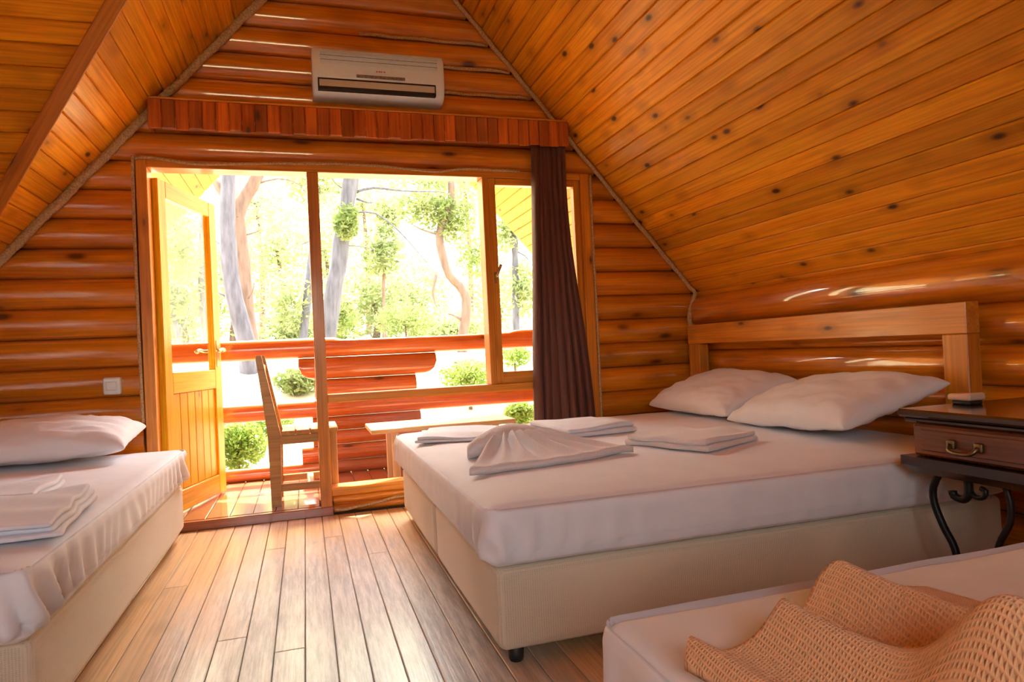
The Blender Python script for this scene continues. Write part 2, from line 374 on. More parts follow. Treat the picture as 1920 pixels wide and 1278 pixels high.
# right slope
ax, ay = Vector((0, 1, 0)), Vector((1, 0, -1.164)) / hr; az = ax.cross(ay)
org = Vector((RX, 0, RZ)); SR = (XR + .13 - RX) * hr
c1 = slab('ceiling_right', org, ax, ay, az, [(YB, -.2), (EY, -.2), (EY, SR + .9), (YF + .2, SR + .9), (YB, SR + .0)], 'steep pine plank ceiling sloping down to the log wall behind the headboard')
planks(c1, org, ax, ay, az, .006 - .107, .107, SR, lambda s: (YB, EY), M['pine'])
# left slope: far and near remnants beside the cross gable
ax, ay = Vector((0, -1, 0)), Vector((-1, 0, -1.13)) / hl; az = ax.cross(ay); SL = (RX - (XL - .05)) * hl
def zs(s): return RZ - s * 1.13 / hl
vend = lambda s: vy(zs(s))
c2 = slab('ceiling_left', org, ax, ay, az, [(-EY, 0), (-vend(0), 0), (-vend(SL) , SL), (-EY, SL)], 'narrow strip of pine plank ceiling between the gable wall and the valley board')
planks(c2, org, ax, ay, az, .042 - .1085, .1085, SL, lambda s: (-EY, -vend(s)), M['pine'])
c3 = slab('ceiling_left_near', org, ax, ay, az, [(-vy2(zs(0)), 0), (-YB, 0), (-YB, SL), (-vy2(zs(SL)), SL)], 'pine plank ceiling strip beyond the cross gable, behind the camera')
planks(c3, org, ax, ay, az, .042 - .1085, .1085, SL, lambda s: (-vy2(zs(s)), -YB), M['pine'])
# cross gable: two slopes with planks running sideways
SD = (4.72 - DY) * hd
for sgn, nm, lb in ((1, 'ceiling_gable', 'side gable ceiling of horizontal pine planks at the top left corner'), (-1, 'ceiling_gable_near', 'second slope of the side gable ceiling, behind the camera')):
    ay = Vector((0, sgn, -1.3)) / hd; ax = Vector((-sgn, 0, 0)); az = ax.cross(ay)
    og = Vector((0, DY, RZ))
    zz = lambda s: RZ - s * 1.3 / hd
    if sgn > 0: sp = lambda s: (-xLz(zz(s)), -(XL - .1))
    else: sp = lambda s: ((XL - .1), xLz(zz(s)))
    (a0, b0), (a1, b1) = sp(0), sp(SD)
    cg = slab(nm, og, ax, ay, az, [(a0, 0), (b0, 0), (b1, SD), (a1 if sgn > 0 else a1, SD)] if b1 - a1 > .01 else [(a0, 0), (b0, 0), (b1, SD)], lb)
    planks(cg, og, ax, ay, az, 1.968 - 18 * .1115, .1115, SD, sp, M['pine'])
# valley board
vd = Vector((xLz(2.0) - xLz(3.6), vy(2.0) - vy(3.6), -1.6)).normalized()
nd_ = Vector((0, -1.3, -1)) / hd                      # into the room, off the gable slope
side = vd.cross(nd_).normalized()
if side.x > 0: side = -side
pA = Vector((xLz(4.1), vy(4.1), 4.1)); pB = Vector((xLz(1.45), vy(1.45), 1.45))
nl_ = Vector((1.13, 0, -1)) / hl
offs = side * .036 + nd_ * .012 + nl_ * .006
vb = bar('trim_1', pA + offs, pB + offs, .075, .035, M['trim'], None, up=nd_)
tag(vb, 'flat orange board covering the valley between the two ceilings, upper left', 'trim', kind='structure')

# log walls
def log_geo(L, pitch, bulge, seed, n=10):
    r = (pitch * pitch / 4 + bulge * bulge) / (2 * bulge); ha = math.asin(min(1, pitch / 2 / r)) * .985; m = max(2, int(L / .25)); V = []; Fc = []
    if bulge > r: ha = math.pi - ha
    for i in range(m + 1):
        xx = -L / 2 + L * i / m
        w1 = 1 + .035 * noise.noise(Vector((xx * 1.3, seed * 7.1, 0))); dy = .004 * noise.noise(Vector((xx * 1.1, seed * 3.3, 9)))
        for j in range(n + 1):
            a = -ha + 2 * ha * j / n
            V.append((xx, math.sin(a) * r + dy, (math.cos(a) * r - (r - bulge)) * w1))
        V.append((xx, pitch * .49, -.03)); V.append((xx, -pitch * .49, -.03))
    W = n + 3
    for i in range(m):
        for j in range(W):
            j2 = (j + 1) % W; Fc.append((i * W + j, (i + 1) * W + j, (i + 1) * W + j2, i * W + j2))
    Fc.append(tuple(range(W))); Fc.append(tuple(range(m * W, (m + 1) * W))[::-1])
    return V, Fc
LOGN = [0]
def put_log(parent, a, b, out, pitch, bulge, mat):
    """a->b: centre line on the wall face; out: direction into the room"""
    a, b = Vector(a), Vector(b); xx = (b - a).normalized(); z = Vector(out); y = z.cross(xx)
    if y.z < 0: xx = -xx; y = -y
    LOGN[0] += 1; v, f = log_geo((b - a).length, pitch, bulge, LOGN[0])
    m = mesh_of('log', v, f, True, (mat,)); m.set_sharp_from_angle(angle=math.radians(50))
    return link('log', m, parent, frame((a + b) / 2, xx, y, z))
LP = .185; Z0 = 2.348 - 13 * LP       # rows of the gable wall
def wall_poly(name, pts, T, label):
    """backing prisms: list of (outline, matrix) with depth T"""
    V, Fc = join_geo([poly_plank(p, 0, T, .001) for p in pts]); return V, Fc
# far wall backing: left pier, right pier, gable top
fm = frame((0, YF + .02, 0), (1, 0, 0), (0, 0, 1), (0, -1, 0))
OX0, OX1, OZ1 = -.965, 2.115, 2.348
pts = [[(XL - .1, -.1), (OX0, -.1), (OX0, OZ1), (xLz(OZ1) - .05, OZ1), (XL - .1, zL(XL) )],
       [(OX1, -.1), (XR + .1, -.1), (XR + .1, zR(XR)), (xRz(OZ1) + .05, OZ1), (OX1, OZ1)],
       [(xLz(OZ1) - .05, OZ1), (xRz(OZ1) + .05, OZ1), (RX, RZ + .05)],
       [(.09, -.1), (OX1, -.1), (OX1, .03), (.09, .03)]]
v, f = join_geo([poly_plank(p, -.16, 0, .001) for p in pts])
wf = link('wall_far', mesh_of('wall_far', v, f, False, (M['dark'],)), None, fm)
tag(wf, 'gable wall of stacked orange pine logs around the balcony door and window', 'wall', kind='structure')
BUL = .058
for r in range(-1, 24):
    zc = Z0 + (r + .5) * LP
    if zc - LP / 2 < -.06 or zc > RZ - .1: continue
    xl = max(XL - .05, xLz(zc - LP * .35)); xr = min(XR + .05, xRz(zc - LP * .35))
    if zc < OZ1: runs = [(xl, OX0 - .012), (OX1 + .012, xr)]
    else: runs = [(xl, xr)]
    for (a, b) in runs:
        put_log(wf, (a, YF + .02, zc), (b, YF + .02, zc), (0, -1, 0), LP, BUL, M['log'])
# low sill logs under the fixed pane
for (z0, z1) in ((.0, .055), (.06, .12)):
    put_log(wf, (.145, YF, (z0 + z1) / 2 + .002), (OX1, YF, (z0 + z1) / 2 + .002), (0, -1, 0), z1 - z0, .025, M['log'])
# right wall
v, f = raw_box((XR + .02, YB - .1, -.1), (XR + .16, YF + .18, 1.42))
wr = link('wall_right', mesh_of('wall_right', v, f, False, (M['dark'],))); tag(wr, 'low wall of thick glossy pine logs behind the headboard', 'wall', kind='structure')
for i in range(8):
    z1 = 1.345 - .19 * i; 
    if z1 < .02: break
    top = i == 0
    zc, pt = (1.275, .245) if top else (z1 - .095, .19)
    put_log(wr, (XR + .02, YB, zc), (XR + .02, YF - .04, zc), (-1, 0, 0), pt, .11 if top else .068, M['log'])
# left wall (cross gable, with its window) and back wall (with glass door): out of the picture, they let daylight in
lm = frame((XL, 0, 0), (0, -1, 0), (0, 0, 1), (1, 0, 0))          # local x = -y
pl = [[(-YF - .1, -.1), (-YB, -.1), (-YB, 1.36), (-.22, 1.36), (-DY, RZ + .02), (-4.69, 1.36), (-YF - .1, 1.36)]]
v, f = join_geo([poly_plank(pl[0][:3] + [pl[0][6]], -.14, 0, .001), poly_plank(pl[0][3:6], -.14, 0, .001)])
wlf = link('wall_left', mesh_of('wall_left', v, f, False, (M['dark'],)), None, lm); tag(wlf, 'log wall of the side gable, left of the picture', 'wall', kind='structure')
for r in range(0, 23):
    zc = (r + .5) * LP; lo = zc - LP * .35
    if zc > RZ - .15: break
    a = YB if zc < 1.36 else DY - (RZ - lo) / 1.3; b = YF - .04 if zc < 1.36 else DY + (RZ - lo) / 1.3
    put_log(wlf, (XL, a, zc), (XL, b, zc), (1, 0, 0), LP, BUL, M['log'])
bmx = frame((0, YB, 0), (-1, 0, 0), (0, 0, 1), (0, 1, 0))
W3 = (-1.3, .3, 1.2, 2.3)
def be(z): return max(XL - .05, xLz(z)), min(XR + .05, xRz(z))
pb = [[(-W3[0], -.1), (-(XL - .1), -.1), (-(XL - .1), zL(XL)), (-xLz(W3[3]), W3[3]), (-W3[0], W3[3])],
      [(-XR - .1, -.1), (-W3[1], -.1), (-W3[1], W3[3]), (-xRz(W3[3]), W3[3]), (-XR - .1, zR(XR + .1))],
      [(-xRz(W3[3]), W3[3]), (-xLz(W3[3]), W3[3]), (-RX, RZ + .05)], [(-W3[1], -.1), (-W3[0], -.1), (-W3[0], W3[2]), (-W3[1], W3[2])]]
v, f = join_geo([poly_plank(p, -.14, 0, .001) for p in pb])
wb = link('wall_back', mesh_of('wall_back', v, f, False, (M['dark'],)), None, bmx); tag(wb, 'log gable wall behind the camera with a window', 'wall', kind='structure')
for r in range(0, 23):
    zc = (r + .5) * LP
    if zc > RZ - .15: break
    a, b = be(zc - LP * .35)
    runs = [(a, W3[0] - .05), (W3[1] + .05, b)] if W3[2] - .08 < zc < W3[3] + .05 else [(a, b)]
    for (p, q) in runs: put_log(wb, (p, YB, zc), (q, YB, zc), (0, 1, 0), LP, BUL, M['log'])
def simple_window(name, lo, hi, axis, label, nm):
    """frame and one pane with a centre bar; axis = thin axis"""
    c = [(lo[i] + hi[i]) / 2 for i in range(3)]
    rt = root(name, (c[0], c[1], lo[2]), label, 'window', kind='structure'); h = 1 - axis; t = .06
    def piece(n, h0, h1, z0, z1, th, mat):
        a = [0, 0, z0]; b = [0, 0, z1]; a[h], b[h] = h0, h1; m = c[axis]; a[axis], b[axis] = m - th, m + th
        return box(n, a, b, mat, rt)
    piece('frame_jamb', lo[h], lo[h] + t, lo[2], hi[2], .06, M['frame']); piece('frame_jamb', hi[h] - t, hi[h], lo[2], hi[2], .06, M['frame'])
    piece('frame_head', lo[h] + t, hi[h] - t, hi[2] - t, hi[2], .06, M['frame']); piece('frame_sill', lo[h] + t, hi[h] - t, lo[2], lo[2] + t, .06, M['frame'])
    piece('mullion', c[h] - .03, c[h] + .03, lo[2] + t, hi[2] - t, .04, M['frame'])
    piece('pane', lo[h] + t, c[h] - .03, lo[2] + t, hi[2] - t, .003, M['glass']); piece('pane', c[h] + .03, hi[h] - t, lo[2] + t, hi[2] - t, .003, M['glass'])
simple_window('window_2', (W3[0], YB - .1, W3[2]), (W3[1], YB + .04, W3[3]), 1, 'window in the wall behind the camera', 'w')

# ------------------------------------------------------------------ window_1: balcony window wall
wi = root('window_1', (.57, YF + .05, .03), 'pine framed balcony window wall with fixed panes and a side casement', 'window', kind='structure')
y0, y1 = YF - .045, YF + .1
box('frame_jamb', (-.962, y0, .0), (-.898, y1, 2.345), M['frame'], wi)
box('frame_jamb', (2.035, y0, .12), (2.112, y1, 2.345), M['frame'], wi)
box('frame_head', (-.898, y0, 2.295), (2.035, y1, 2.345), M['frame'], wi)
box('mullion', (.062, y0, .035), (.135, y1, 2.295), M['frame'], wi)
box('mullion', (1.272, y0, .80), (1.318, y1, 2.295), M['frame'], wi)
box('rail', (.135, y0, .745), (2.035, y1, .80), M['frame'], wi)
box('frame_sill', (.135, y0, .122), (2.035, y1, .18), M['frame'], wi)
box('pane', (.135, YF + .04, .80), (1.272, YF + .046, 2.295), M['glass'], wi, 0)
box('pane', (.135, YF + .04, .18), (2.035, YF + .046, .745), M['glass'], wi, 0)
s0, s1 = YF - .03, YF + .035
sash = box('sash', (1.318, s0, .80), (1.372, s1, 2.295), M['frame'], wi)
for nm, lo, hi in (('sash_stile', (1.985, s0, .80), (2.035, s1, 2.295)), ('sash_rail', (1.372, s0, 2.245), (1.985, s1, 2.295)), ('sash_rail', (1.372, s0, .80), (1.985, s1, .885))):
    box(nm, lo, hi, M['frame'], sash)
box('pane', (1.372, YF, .885), (1.985, YF + .006, 2.245), M['glass'], sash, 0)
hp = wi
tube('window_handle', [(1.345, s0 + .005, 1.575), (1.345, s0 - .03, 1.58), (1.353, s0 - .035, 1.60), (1.38, s0 - .035, 1.66)], .011, M['brass'], sash, .01)
box('handle_plate', (1.335, s0 - .006, 1.53), (1.357, s0, 1.61), M['brass'], sash, .002)
# cords tucked round the window
def cord(pts, r, label, lobes=0): 
    v, f = sweep(resample(pts, .03), r, 7 if not lobes else 10, lobes, r * 7)
    return tag(link('rope', mesh_of('rope', v, f, True, (M['rope'],))), label, 'rope')

# threshold and balcony floor
th = box('trim_2', (-.962, YF - .06, .0), (.14, YF - .012, .058), M['deck'], None); tag(th, 'dark red brown threshold step under the open door', 'threshold', kind='structure')
dk = link('floor_balcony', mesh_of('floor_balcony', *raw_box((-2.2, YF - .01, -.1), (3.2, 6.14, .03)), False, (M['subfloor'],)))
tag(dk, 'reddish varnished balcony deck outside the door', 'balcony floor', kind='structure')
xx = -2.2
while xx < 3.15:
    a = YF - .01 if OX0 < xx < .0 else YF + .19
    if xx < .14: box('deck_board', (xx + .001, a, .031), (xx + .139, 6.14, .06), M['deck'], dk)
    else: box('deck_board', (xx + .001, YF + .19, .031), (xx + .139, 6.14, .06), M['deck'], dk)
    xx += .141

# ------------------------------------------------------------------ door_1: open leaf
h0 = Vector((-.885, 4.80, 0)); h1 = Vector((-.637, 5.60, 0)); dl = (h1 - h0).length; dx = (h1 - h0) / dl; dz = Vector((0, 0, 1)); dy = dz.cross(dx)   # dy points away from the room side
dr = link('door_1', None, None, Matrix.Translation(h0 + Vector((0, 0, .075)))); tag(dr, 'yellow pine balcony door standing open outwards, glazed above, boarded below', 'door', kind='structure')
DM = frame(h0, dx, dy, dz)
def dbox(name, a, b, z0, z1, t0, t1, mat, parent=None, ch=.004):
    """a..b along the leaf, z, thickness t0..t1"""
    lo, hi = (a, t0, z0), (b, t1, z1); s = [hi[i] - lo[i] for i in range(3)]; ax_ = max(range(3), key=lambda i: s[i]); b_, c_ = (ax_ + 1) % 3, (ax_ + 2) % 3
    E = [dx, dy, dz]; c = DM @ Vector([(lo[i] + hi[i]) / 2 for i in range(3)])
    return link(name, box_mesh(s[ax_], s[b_], s[c_], mat, ch), parent or dr, frame(c, E[ax_], E[b_], E[c_]))
zb, zt = .075, 2.26
dbox('stile', 0, .10, zb, zt, -.025, .025, M['door']); lst = dbox('stile', dl - .11, dl, zb, zt, -.025, .025, M['door'])
dbox('top_rail', .10, dl - .11, zt - .11, zt, -.025, .025, M['door']); dbox('lock_rail', .10, dl - .11, .86, 1.0, -.025, .025, M['door']); dbox('bottom_rail', .10, dl - .11, zb, zb + .14, -.025, .025, M['door'])
dbox('pane', .10, dl - .11, 1.0, zt - .11, -.003, .003, M['glass'], None, 0)
n = 6; pw = (dl - .21) / n
for i in range(n): dbox('panel_board', .10 + i * pw, .10 + (i + 1) * pw, zb + .14, .86, -.012, .012, M['door'], None, .006)
for sg in (-1, 1):
    P = lambda a, t, z: DM @ Vector((a, t, z))
    tube('door_handle', [P(dl - .055, sg * .02, 1.14), P(dl - .055, sg * .07, 1.14), P(dl - .075, sg * .085, 1.145), P(dl - .12, sg * .085, 1.15), P(dl - .16, sg * .082, 1.135), P(dl - .185, sg * .08, 1.145)], .012, M['brass'], lst, .012)
    dbox('lock_plate', dl - .08, dl - .03, 1.02, 1.22, sg * .025, sg * .029, M['brass'], lst, .0) if sg > 0 else dbox('lock_plate', dl - .08, dl - .03, 1.02, 1.22, -.029, -.025, M['brass'], lst, 0)
dbox('latch', dl - .001, dl + .012, 1.48, 1.54, -.012, .012, M['brass'], lst, .002)

# ------------------------------------------------------------------ ropes
def slope_rope(xa, xb, fz, y, n=40):
    return [(xa + (xb - xa) * i / n, y, fz(xa + (xb - xa) * i / n) - .03 + .004 * math.sin(i * 1.7)) for i in range(n + 1)]
cord(slope_rope(-1.99, .50, zL, YF - .06), .030, 'thick twisted rope along the seam of left ceiling and gable wall', 3)
pr = slope_rope(.60, 2.93, zR, YF - .055) + [(2.965, YF - .07, 1.42), (2.93, YF - .06, 1.33), (2.90, YF - .07, 1.22), (2.925, YF - .07, 1.08), (2.90, YF - .07, .95), (2.92, YF - .07, .82), (2.905, YF - .07, .66)]
cord(pr, .019, 'thin rope down the right ceiling seam and the corner by the headboard', 3)
for i, (z, lb) in enumerate(((Z0 + 18 * LP, 'rope in the log joint at the topmost right of the gable'), (Z0 + 17 * LP, 'rope in the log joint right above the air conditioner'), (Z0 + 16 * LP, 'rope in the log joint beside the air conditioner, right'))):
    xe = xRz(z) - .05; xs = (.45, .55, 1.02)[i]
    cord([(xs + (xe - xs) * j / 8, YF - .012 - .004 * (j % 2), z + .004 * math.sin(j * 2.1)) for j in range(9)], .013, lb, 3)
cord([(-.975, YF - .04, .7), (-.98, YF - .04, 1.5), (-.975, YF - .045, 2.28), (-.955, YF - .05, 2.345), (-.85, YF - .05, 2.352), (-.62, YF - .05, 2.325), (-.30, YF - .05, 2.335), (0, YF - .05, 2.35), (.5, YF - .05, 2.352), (.75, YF - .05, 2.335), (.95, YF - .05, 2.325), (1.15, YF - .05, 2.35), (1.56, YF - .05, 2.345)],
     .011, 'slack cord stapled round the top of the balcony window frame')
cord([(.15, YF - .05, .035), (.2, YF - .05, .028), (.32, YF - .05, .04), (.45, YF - .05, .055), (.58, YF - .05, .075), (.8, YF - .05, .06)], .011, 'loose cord along the sill logs at the foot of the window', 3)
cord([(2.118, YF - .05, .5), (2.12, YF - .05, 1.2), (2.117, YF - .05, 1.9), (2.12, YF - .05, 2.33)], .010, 'cord down the right side of the window frame by the curtain')

# ------------------------------------------------------------------ pelmet
pe = root('pelmet', (.53, YF - .1, 2.505), 'long box pelmet of narrow upright red brown boards above the window', 'pelmet')
nb = 36; x0, x1 = -.858, 1.915; bw = (x1 - x0) / nb
for i in range(nb):
    dz_ = .006 * math.sin(i * 2.4)
    box('pelmet_board', (x0 + i * bw + .001, 4.553 + .002 * (i % 3), 2.505 + dz_), (x0 + (i + 1) * bw - .001, 4.572, 2.690), M['valance'], pe, .006)
box('pelmet_top', (x0, 4.553, 2.690), (x1, YF - .03, 2.702), M['frame'], pe); box('pelmet_side', (x0, 4.573, 2.51), (x0 + .02, YF - .045, 2.690), M['valance'], pe)
box('pelmet_side', (x1 - .02, 4.573, 2.51), (x1, YF - .045, 2.690), M['valance'], pe)
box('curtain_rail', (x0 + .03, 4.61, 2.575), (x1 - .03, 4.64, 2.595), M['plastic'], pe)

# ------------------------------------------------------------------ air conditioner
ac = root('air_conditioner', (.56, YF - .04, 2.77), 'white wall air conditioner above the pelmet', 'air conditioner')
prof = [(4.675, 3.088), (4.60, 3.088), (4.545, 3.082), (4.515, 3.066), (4.500, 3.03), (4.498, 2.955), (4.500, 2.868), (4.5005, 2.867), (4.512, 2.83), (4.525, 2.80), (4.545, 2.782), (4.59, 2.766), (4.675, 2.766)]
xs = [.122, .126, .135, .16, .925, .968, .985, .992, .996]; ins = [.022, .010, .003, 0, 0, 0, .003, .010, .022]
V = []; Fc = []
for xq, iq in zip(xs, ins):
    for (yy, zz_) in prof: V.append((xq, yy + (iq if yy < 4.62 else 0), 2.927 + (zz_ - 2.927) * (1 - iq * 1.5)))
np_ = len(prof)
for i in range(len(xs) - 1):
    for j in range(np_ - 1): Fc.append((i * np_ + j, i * np_ + j + 1, (i + 1) * np_ + j + 1, (i + 1) * np_ + j))
    Fc.append((i * np_ + np_ - 1, i * np_, (i + 1) * np_, (i + 1) * np_ + np_ - 1))
Fc.append(tuple(range(np_))[::-1]); Fc.append(tuple(range((len(xs) - 1) * np_, len(xs) * np_)))
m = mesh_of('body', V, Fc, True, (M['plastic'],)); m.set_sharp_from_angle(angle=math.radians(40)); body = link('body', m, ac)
for i in range(9):
    z = 3.04 - i * .0095
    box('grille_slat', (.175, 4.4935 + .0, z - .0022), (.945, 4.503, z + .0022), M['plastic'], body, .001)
    box('grille_gap', (.175, 4.4985, z - .0074), (.945, 4.503, z - .0024), M['grey'], body, 0) if i in (2, 5, 8) else None
box('display_strip', (.402, 4.4955, 2.882), (.722, 4.50, 2.903), M['grey'], ac, .002)
for i, wd in enumerate((.010, .014, .008, .012)): box('brand_mark', (.532 + i * .016, 4.4962, 2.926 + .001 * (i % 2)), (.532 + i * .016 + wd, 4.499, 2.934), M['redmark'], ac, 0)
box('outlet_slot', (.155, 4.499, 2.792), (.93, 4.54, 2.870), M['black'], ac, .002)
bar('louver', (.162, 4.503, 2.836), (.924, 4.503, 2.836), .010, .048, M['louver'], ac)

# ------------------------------------------------------------------ light switch
ls = root('light_switch', (-1.13, 4.68, .885), 'white light switch on the log wall above the left bed', 'light switch')
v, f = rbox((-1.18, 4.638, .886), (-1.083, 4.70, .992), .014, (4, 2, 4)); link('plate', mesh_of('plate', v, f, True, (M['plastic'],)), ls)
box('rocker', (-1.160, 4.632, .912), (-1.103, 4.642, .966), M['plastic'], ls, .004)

# ------------------------------------------------------------------ curtain
def cur(u, v):
    z = 2.565 - v * 2.35
    a = 1.655 - .105 * v; b = 1.905 + .16 * sm(.1, .95, v)
    b += .0; x_ = a + (b - a) * u
    ph = u * 7.5 * 2 * math.pi + .6 * noise.noise(Vector((u * 6, v * 1.2, 0)))
    amp = .036 * (.6 + .4 * math.sin(u * 9 + 1)) + .012 * noise.noise(Vector((u * 4, v * 2, 3)))
    return Vector((x_ + .012 * math.cos(ph) + .012 * noise.noise(Vector((u * 3, v * 2.2, 7))), 4.624 + amp * math.sin(ph) , z))
nu, nv = 176, 40; V = [cur(i / nu, j / nv) for j in range(nv + 1) for i in range(nu + 1)]
Fc = [(j * (nu + 1) + i, j * (nu + 1) + i + 1, (j + 1) * (nu + 1) + i + 1, (j + 1) * (nu + 1) + i) for j in range(nv) for i in range(nu)]
cu = link('curtain', mesh_of('curtain', V, Fc, True, (M['curtain'],))); tag(cu, 'dark brown pleated curtain drawn to the right of the window', 'curtain')
md = cu.modifiers.new('thickness', 'SOLIDIFY'); md.thickness = .003

# ------------------------------------------------------------------ beds
def bed_base(lo, hi, label, feet, group=None):
    rt = root('bed_base', ((lo[0] + hi[0]) / 2, (lo[1] + hi[1]) / 2, 0), label, 'bed base', group)
    v, f = rbox(lo, hi, .035, (10, 10, 6), lambda p, n_: p + n_ * (.004 * noise.noise(p * 3)))
    link('box', mesh_of('box', v, f, True, (M['base'],)), rt)
    for (fx, fy) in feet:
        c = Vector((fx, fy, 0)); v, f = sweep([c, c + Vector((0, 0, .01)), c + Vector((0, 0, lo[2] + .01))], lambda t: .022 + .008 * t, 12)
        link('foot', mesh_of('foot', v, f, True, (M['black'],)), rt)
    return rt
def mattress(lo, hi, r, label, crease, n=(46, 46, 9)):
    lo, hi = Vector(lo), Vector(hi)
    def d(p, n_):
        q = Vector(p)
        if n_.z > .7:
            q.z += .005 * noise.noise(p * 2.2) + .002 * noise.noise(p * 9) - .007 - .012 * (1 - sm(0, .25, min(p.x - lo.x, hi.x - p.x, p.y - lo.y, hi.y - p.y)))
        elif abs(n_.z) < .6:
            dc = min((Vector((p.x, p.y)) - Vector((cx_, cy_))).length for cx_ in (lo.x, hi.x) for cy_ in (lo.y, hi.y))
            al = p.x + p.y; zz_ = (p.z - lo.z) / (hi.z - lo.z)
            a = crease * (.25 + math.exp(-(dc / .45) ** 2))
            wv = math.sin(2 * math.pi * (al * 8.5 + .6 * zz_ + 1.2 * noise.noise(Vector((al * 2.5, zz_ * .8, 1)))))
            q += n_ * (a * wv * (1 - .92 * zz_) - .010 * (1 - zz_) + .004 * noise.noise(p * 4))
        else: q += n_ * .003 * noise.noise(p * 5)
        if p.z < lo.z + .02: q.z = max(q.z, lo.z)
        return q
    v, f = rbox(lo, hi, r, n, d)
    return tag(link('mattress', mesh_of('mattress', v, f, True, (M['sheet'],))), label, 'mattress')
ZB, ZM, ZT = .055, .335, .56
# double bed: two divan bases under one wide mattress
g = 'divan bases of the double bed'
bed_base((.565, 2.13, ZB), (2.80, 3.225, ZM), 'cream fabric divan base under the near half of the double bed', [(.64, 2.2), (.64, 3.15), (2.7, 2.2), (2.7, 3.15)], g)
bed_base((.565, 3.26, ZB), (2.80, 4.36, ZM), 'cream fabric divan base under the window half of the double bed', [(.64, 3.33), (.64, 4.28), (2.7, 3.33), (2.7, 4.28)], g)
mattress((.52, 2.08, ZM + .005), (2.82, 4.39, ZT), .065, 'wide mattress in a white fitted sheet on the double bed', .019, (60, 60, 9))
# left bed
bed_base((-1.80, 2.14, ZB), (-.735, 4.50, ZM), 'cream fabric divan base of the single bed by the left wall', [(-.82, 2.3), (-.82, 4.4), (-1.7, 2.3), (-1.7, 4.4)])
mattress((-1.82, 2.04, ZM + .005), (-.70, 4.50, ZT), .06, 'narrow mattress in a white gathered sheet by the door', .024, (60, 90, 9))
# near bed
bed_base((.52, .10, ZB), (2.02, 1.15, ZM), 'divan base of the nearest bed, mostly below the picture', [(.62, .2), (.62, 1.05), (1.95, .2), (1.95, 1.05)])
mattress((.49, .06, ZM + .005), (2.06, 1.175, ZT), .05, 'mattress with a pinkish white sheet in the right foreground', .008)

# headboard
hb = root('headboard', (2.87, 3.45, 0), 'plain pine headboard frame of the double bed against the log wall', 'headboard')
HX0, HX1 = 2.835, 2.885
box('post', (HX0, 2.285, 0), (HX1 + .03, 2.41, 1.02), M['frame'], hb); box('post', (HX0, 4.43, 0), (HX1 + .03, 4.575, 1.02), M['frame'], hb)
box('rail', (HX0 - .003, 2.283, 1.0205), (HX1 + .03, 4.577, 1.165), M['frame'], hb)

# pillows
def pillow(name, L, W, T, mtx, label, group, seed, mat):
    V = []; Fc = []; N = 34
    def P(u, v, s):
        a, b = abs(u) ** 2.6, abs(v) ** 2.6
        e = max(0, (1 - a) * (1 - b)) ** .36
        x_ = u * L / 2 * (1 - .045 * (1 - v * v)); y_ = v * W / 2 * (1 - .06 * (1 - u * u))
        z_ = s * T / 2 * e
        if e > 0:
            ed = sm(.55, 1, max(abs(u), abs(v)))
            wr_ = noise.noise(Vector((u * 3.2 + v, v * 5.5 - u * 1.5, seed + 9))); z_ += s * e * (.014 * noise.noise(Vector((u * 2.5, v * 2.5, seed))) - .016 * max(0, .28 - abs(wr_)) / .28 + .010 * ed * math.sin(14 * (u * .7 + v) + seed + 2 * noise.noise(Vector((u * 2, v * 2, seed + 5)))))
        if s < 0: z_ *= .55
        return Vector((x_, y_, z_))
    for s in (1, -1):
        o = len(V)
        for j in range(N + 1):
            for i in range(N + 1): 
                uu = math.sin((i / N - .5) * math.pi); vv = math.sin((j / N - .5) * math.pi)
                V.append(P(uu, vv, s))
        for j in range(N):
            for i in range(N):
                a = o + j * (N + 1) + i; q = (a, a + 1, a + N + 2, a + N + 1); Fc.append(q if s > 0 else q[::-1])
    me = mesh_of(name, V, Fc, True, (mat,)); bm = bmesh.new(); bm.from_mesh(me); bmesh.ops.remove_doubles(bm, verts=bm.verts, dist=.0004); bm.to_mesh(me); bm.free()
    return tag(link(name, me, None, mtx), label, 'pillow', group)
def rot(ax_, d): return Matrix.Rotation(math.radians(d), 4, ax_)
gp = 'pillows of the double bed'
pillow('pillow', .92, .56, .26, Matrix.Translation((2.60, 3.86, .685)) @ rot('Z', 90) @ rot('X', -17) , 'plump white pillow at the window side of the double bed', gp, 3, M['sheet'])
pillow('pillow', .98, .60, .25, Matrix.Translation((2.56, 2.86, .69)) @ rot('Z', 86) @ rot('X', -16) @ rot('Y', 3), 'creased white pillow by the dark nightstand', gp, 11, M['sheet'])
pillow('pillow', 1.0, .62, .27, Matrix.Translation((-1.42, 4.22, .66)) @ rot('Z', 2) @ rot('X', 5), 'wide white pillow at the log wall end of the left bed', None, 23, M['sheet'])

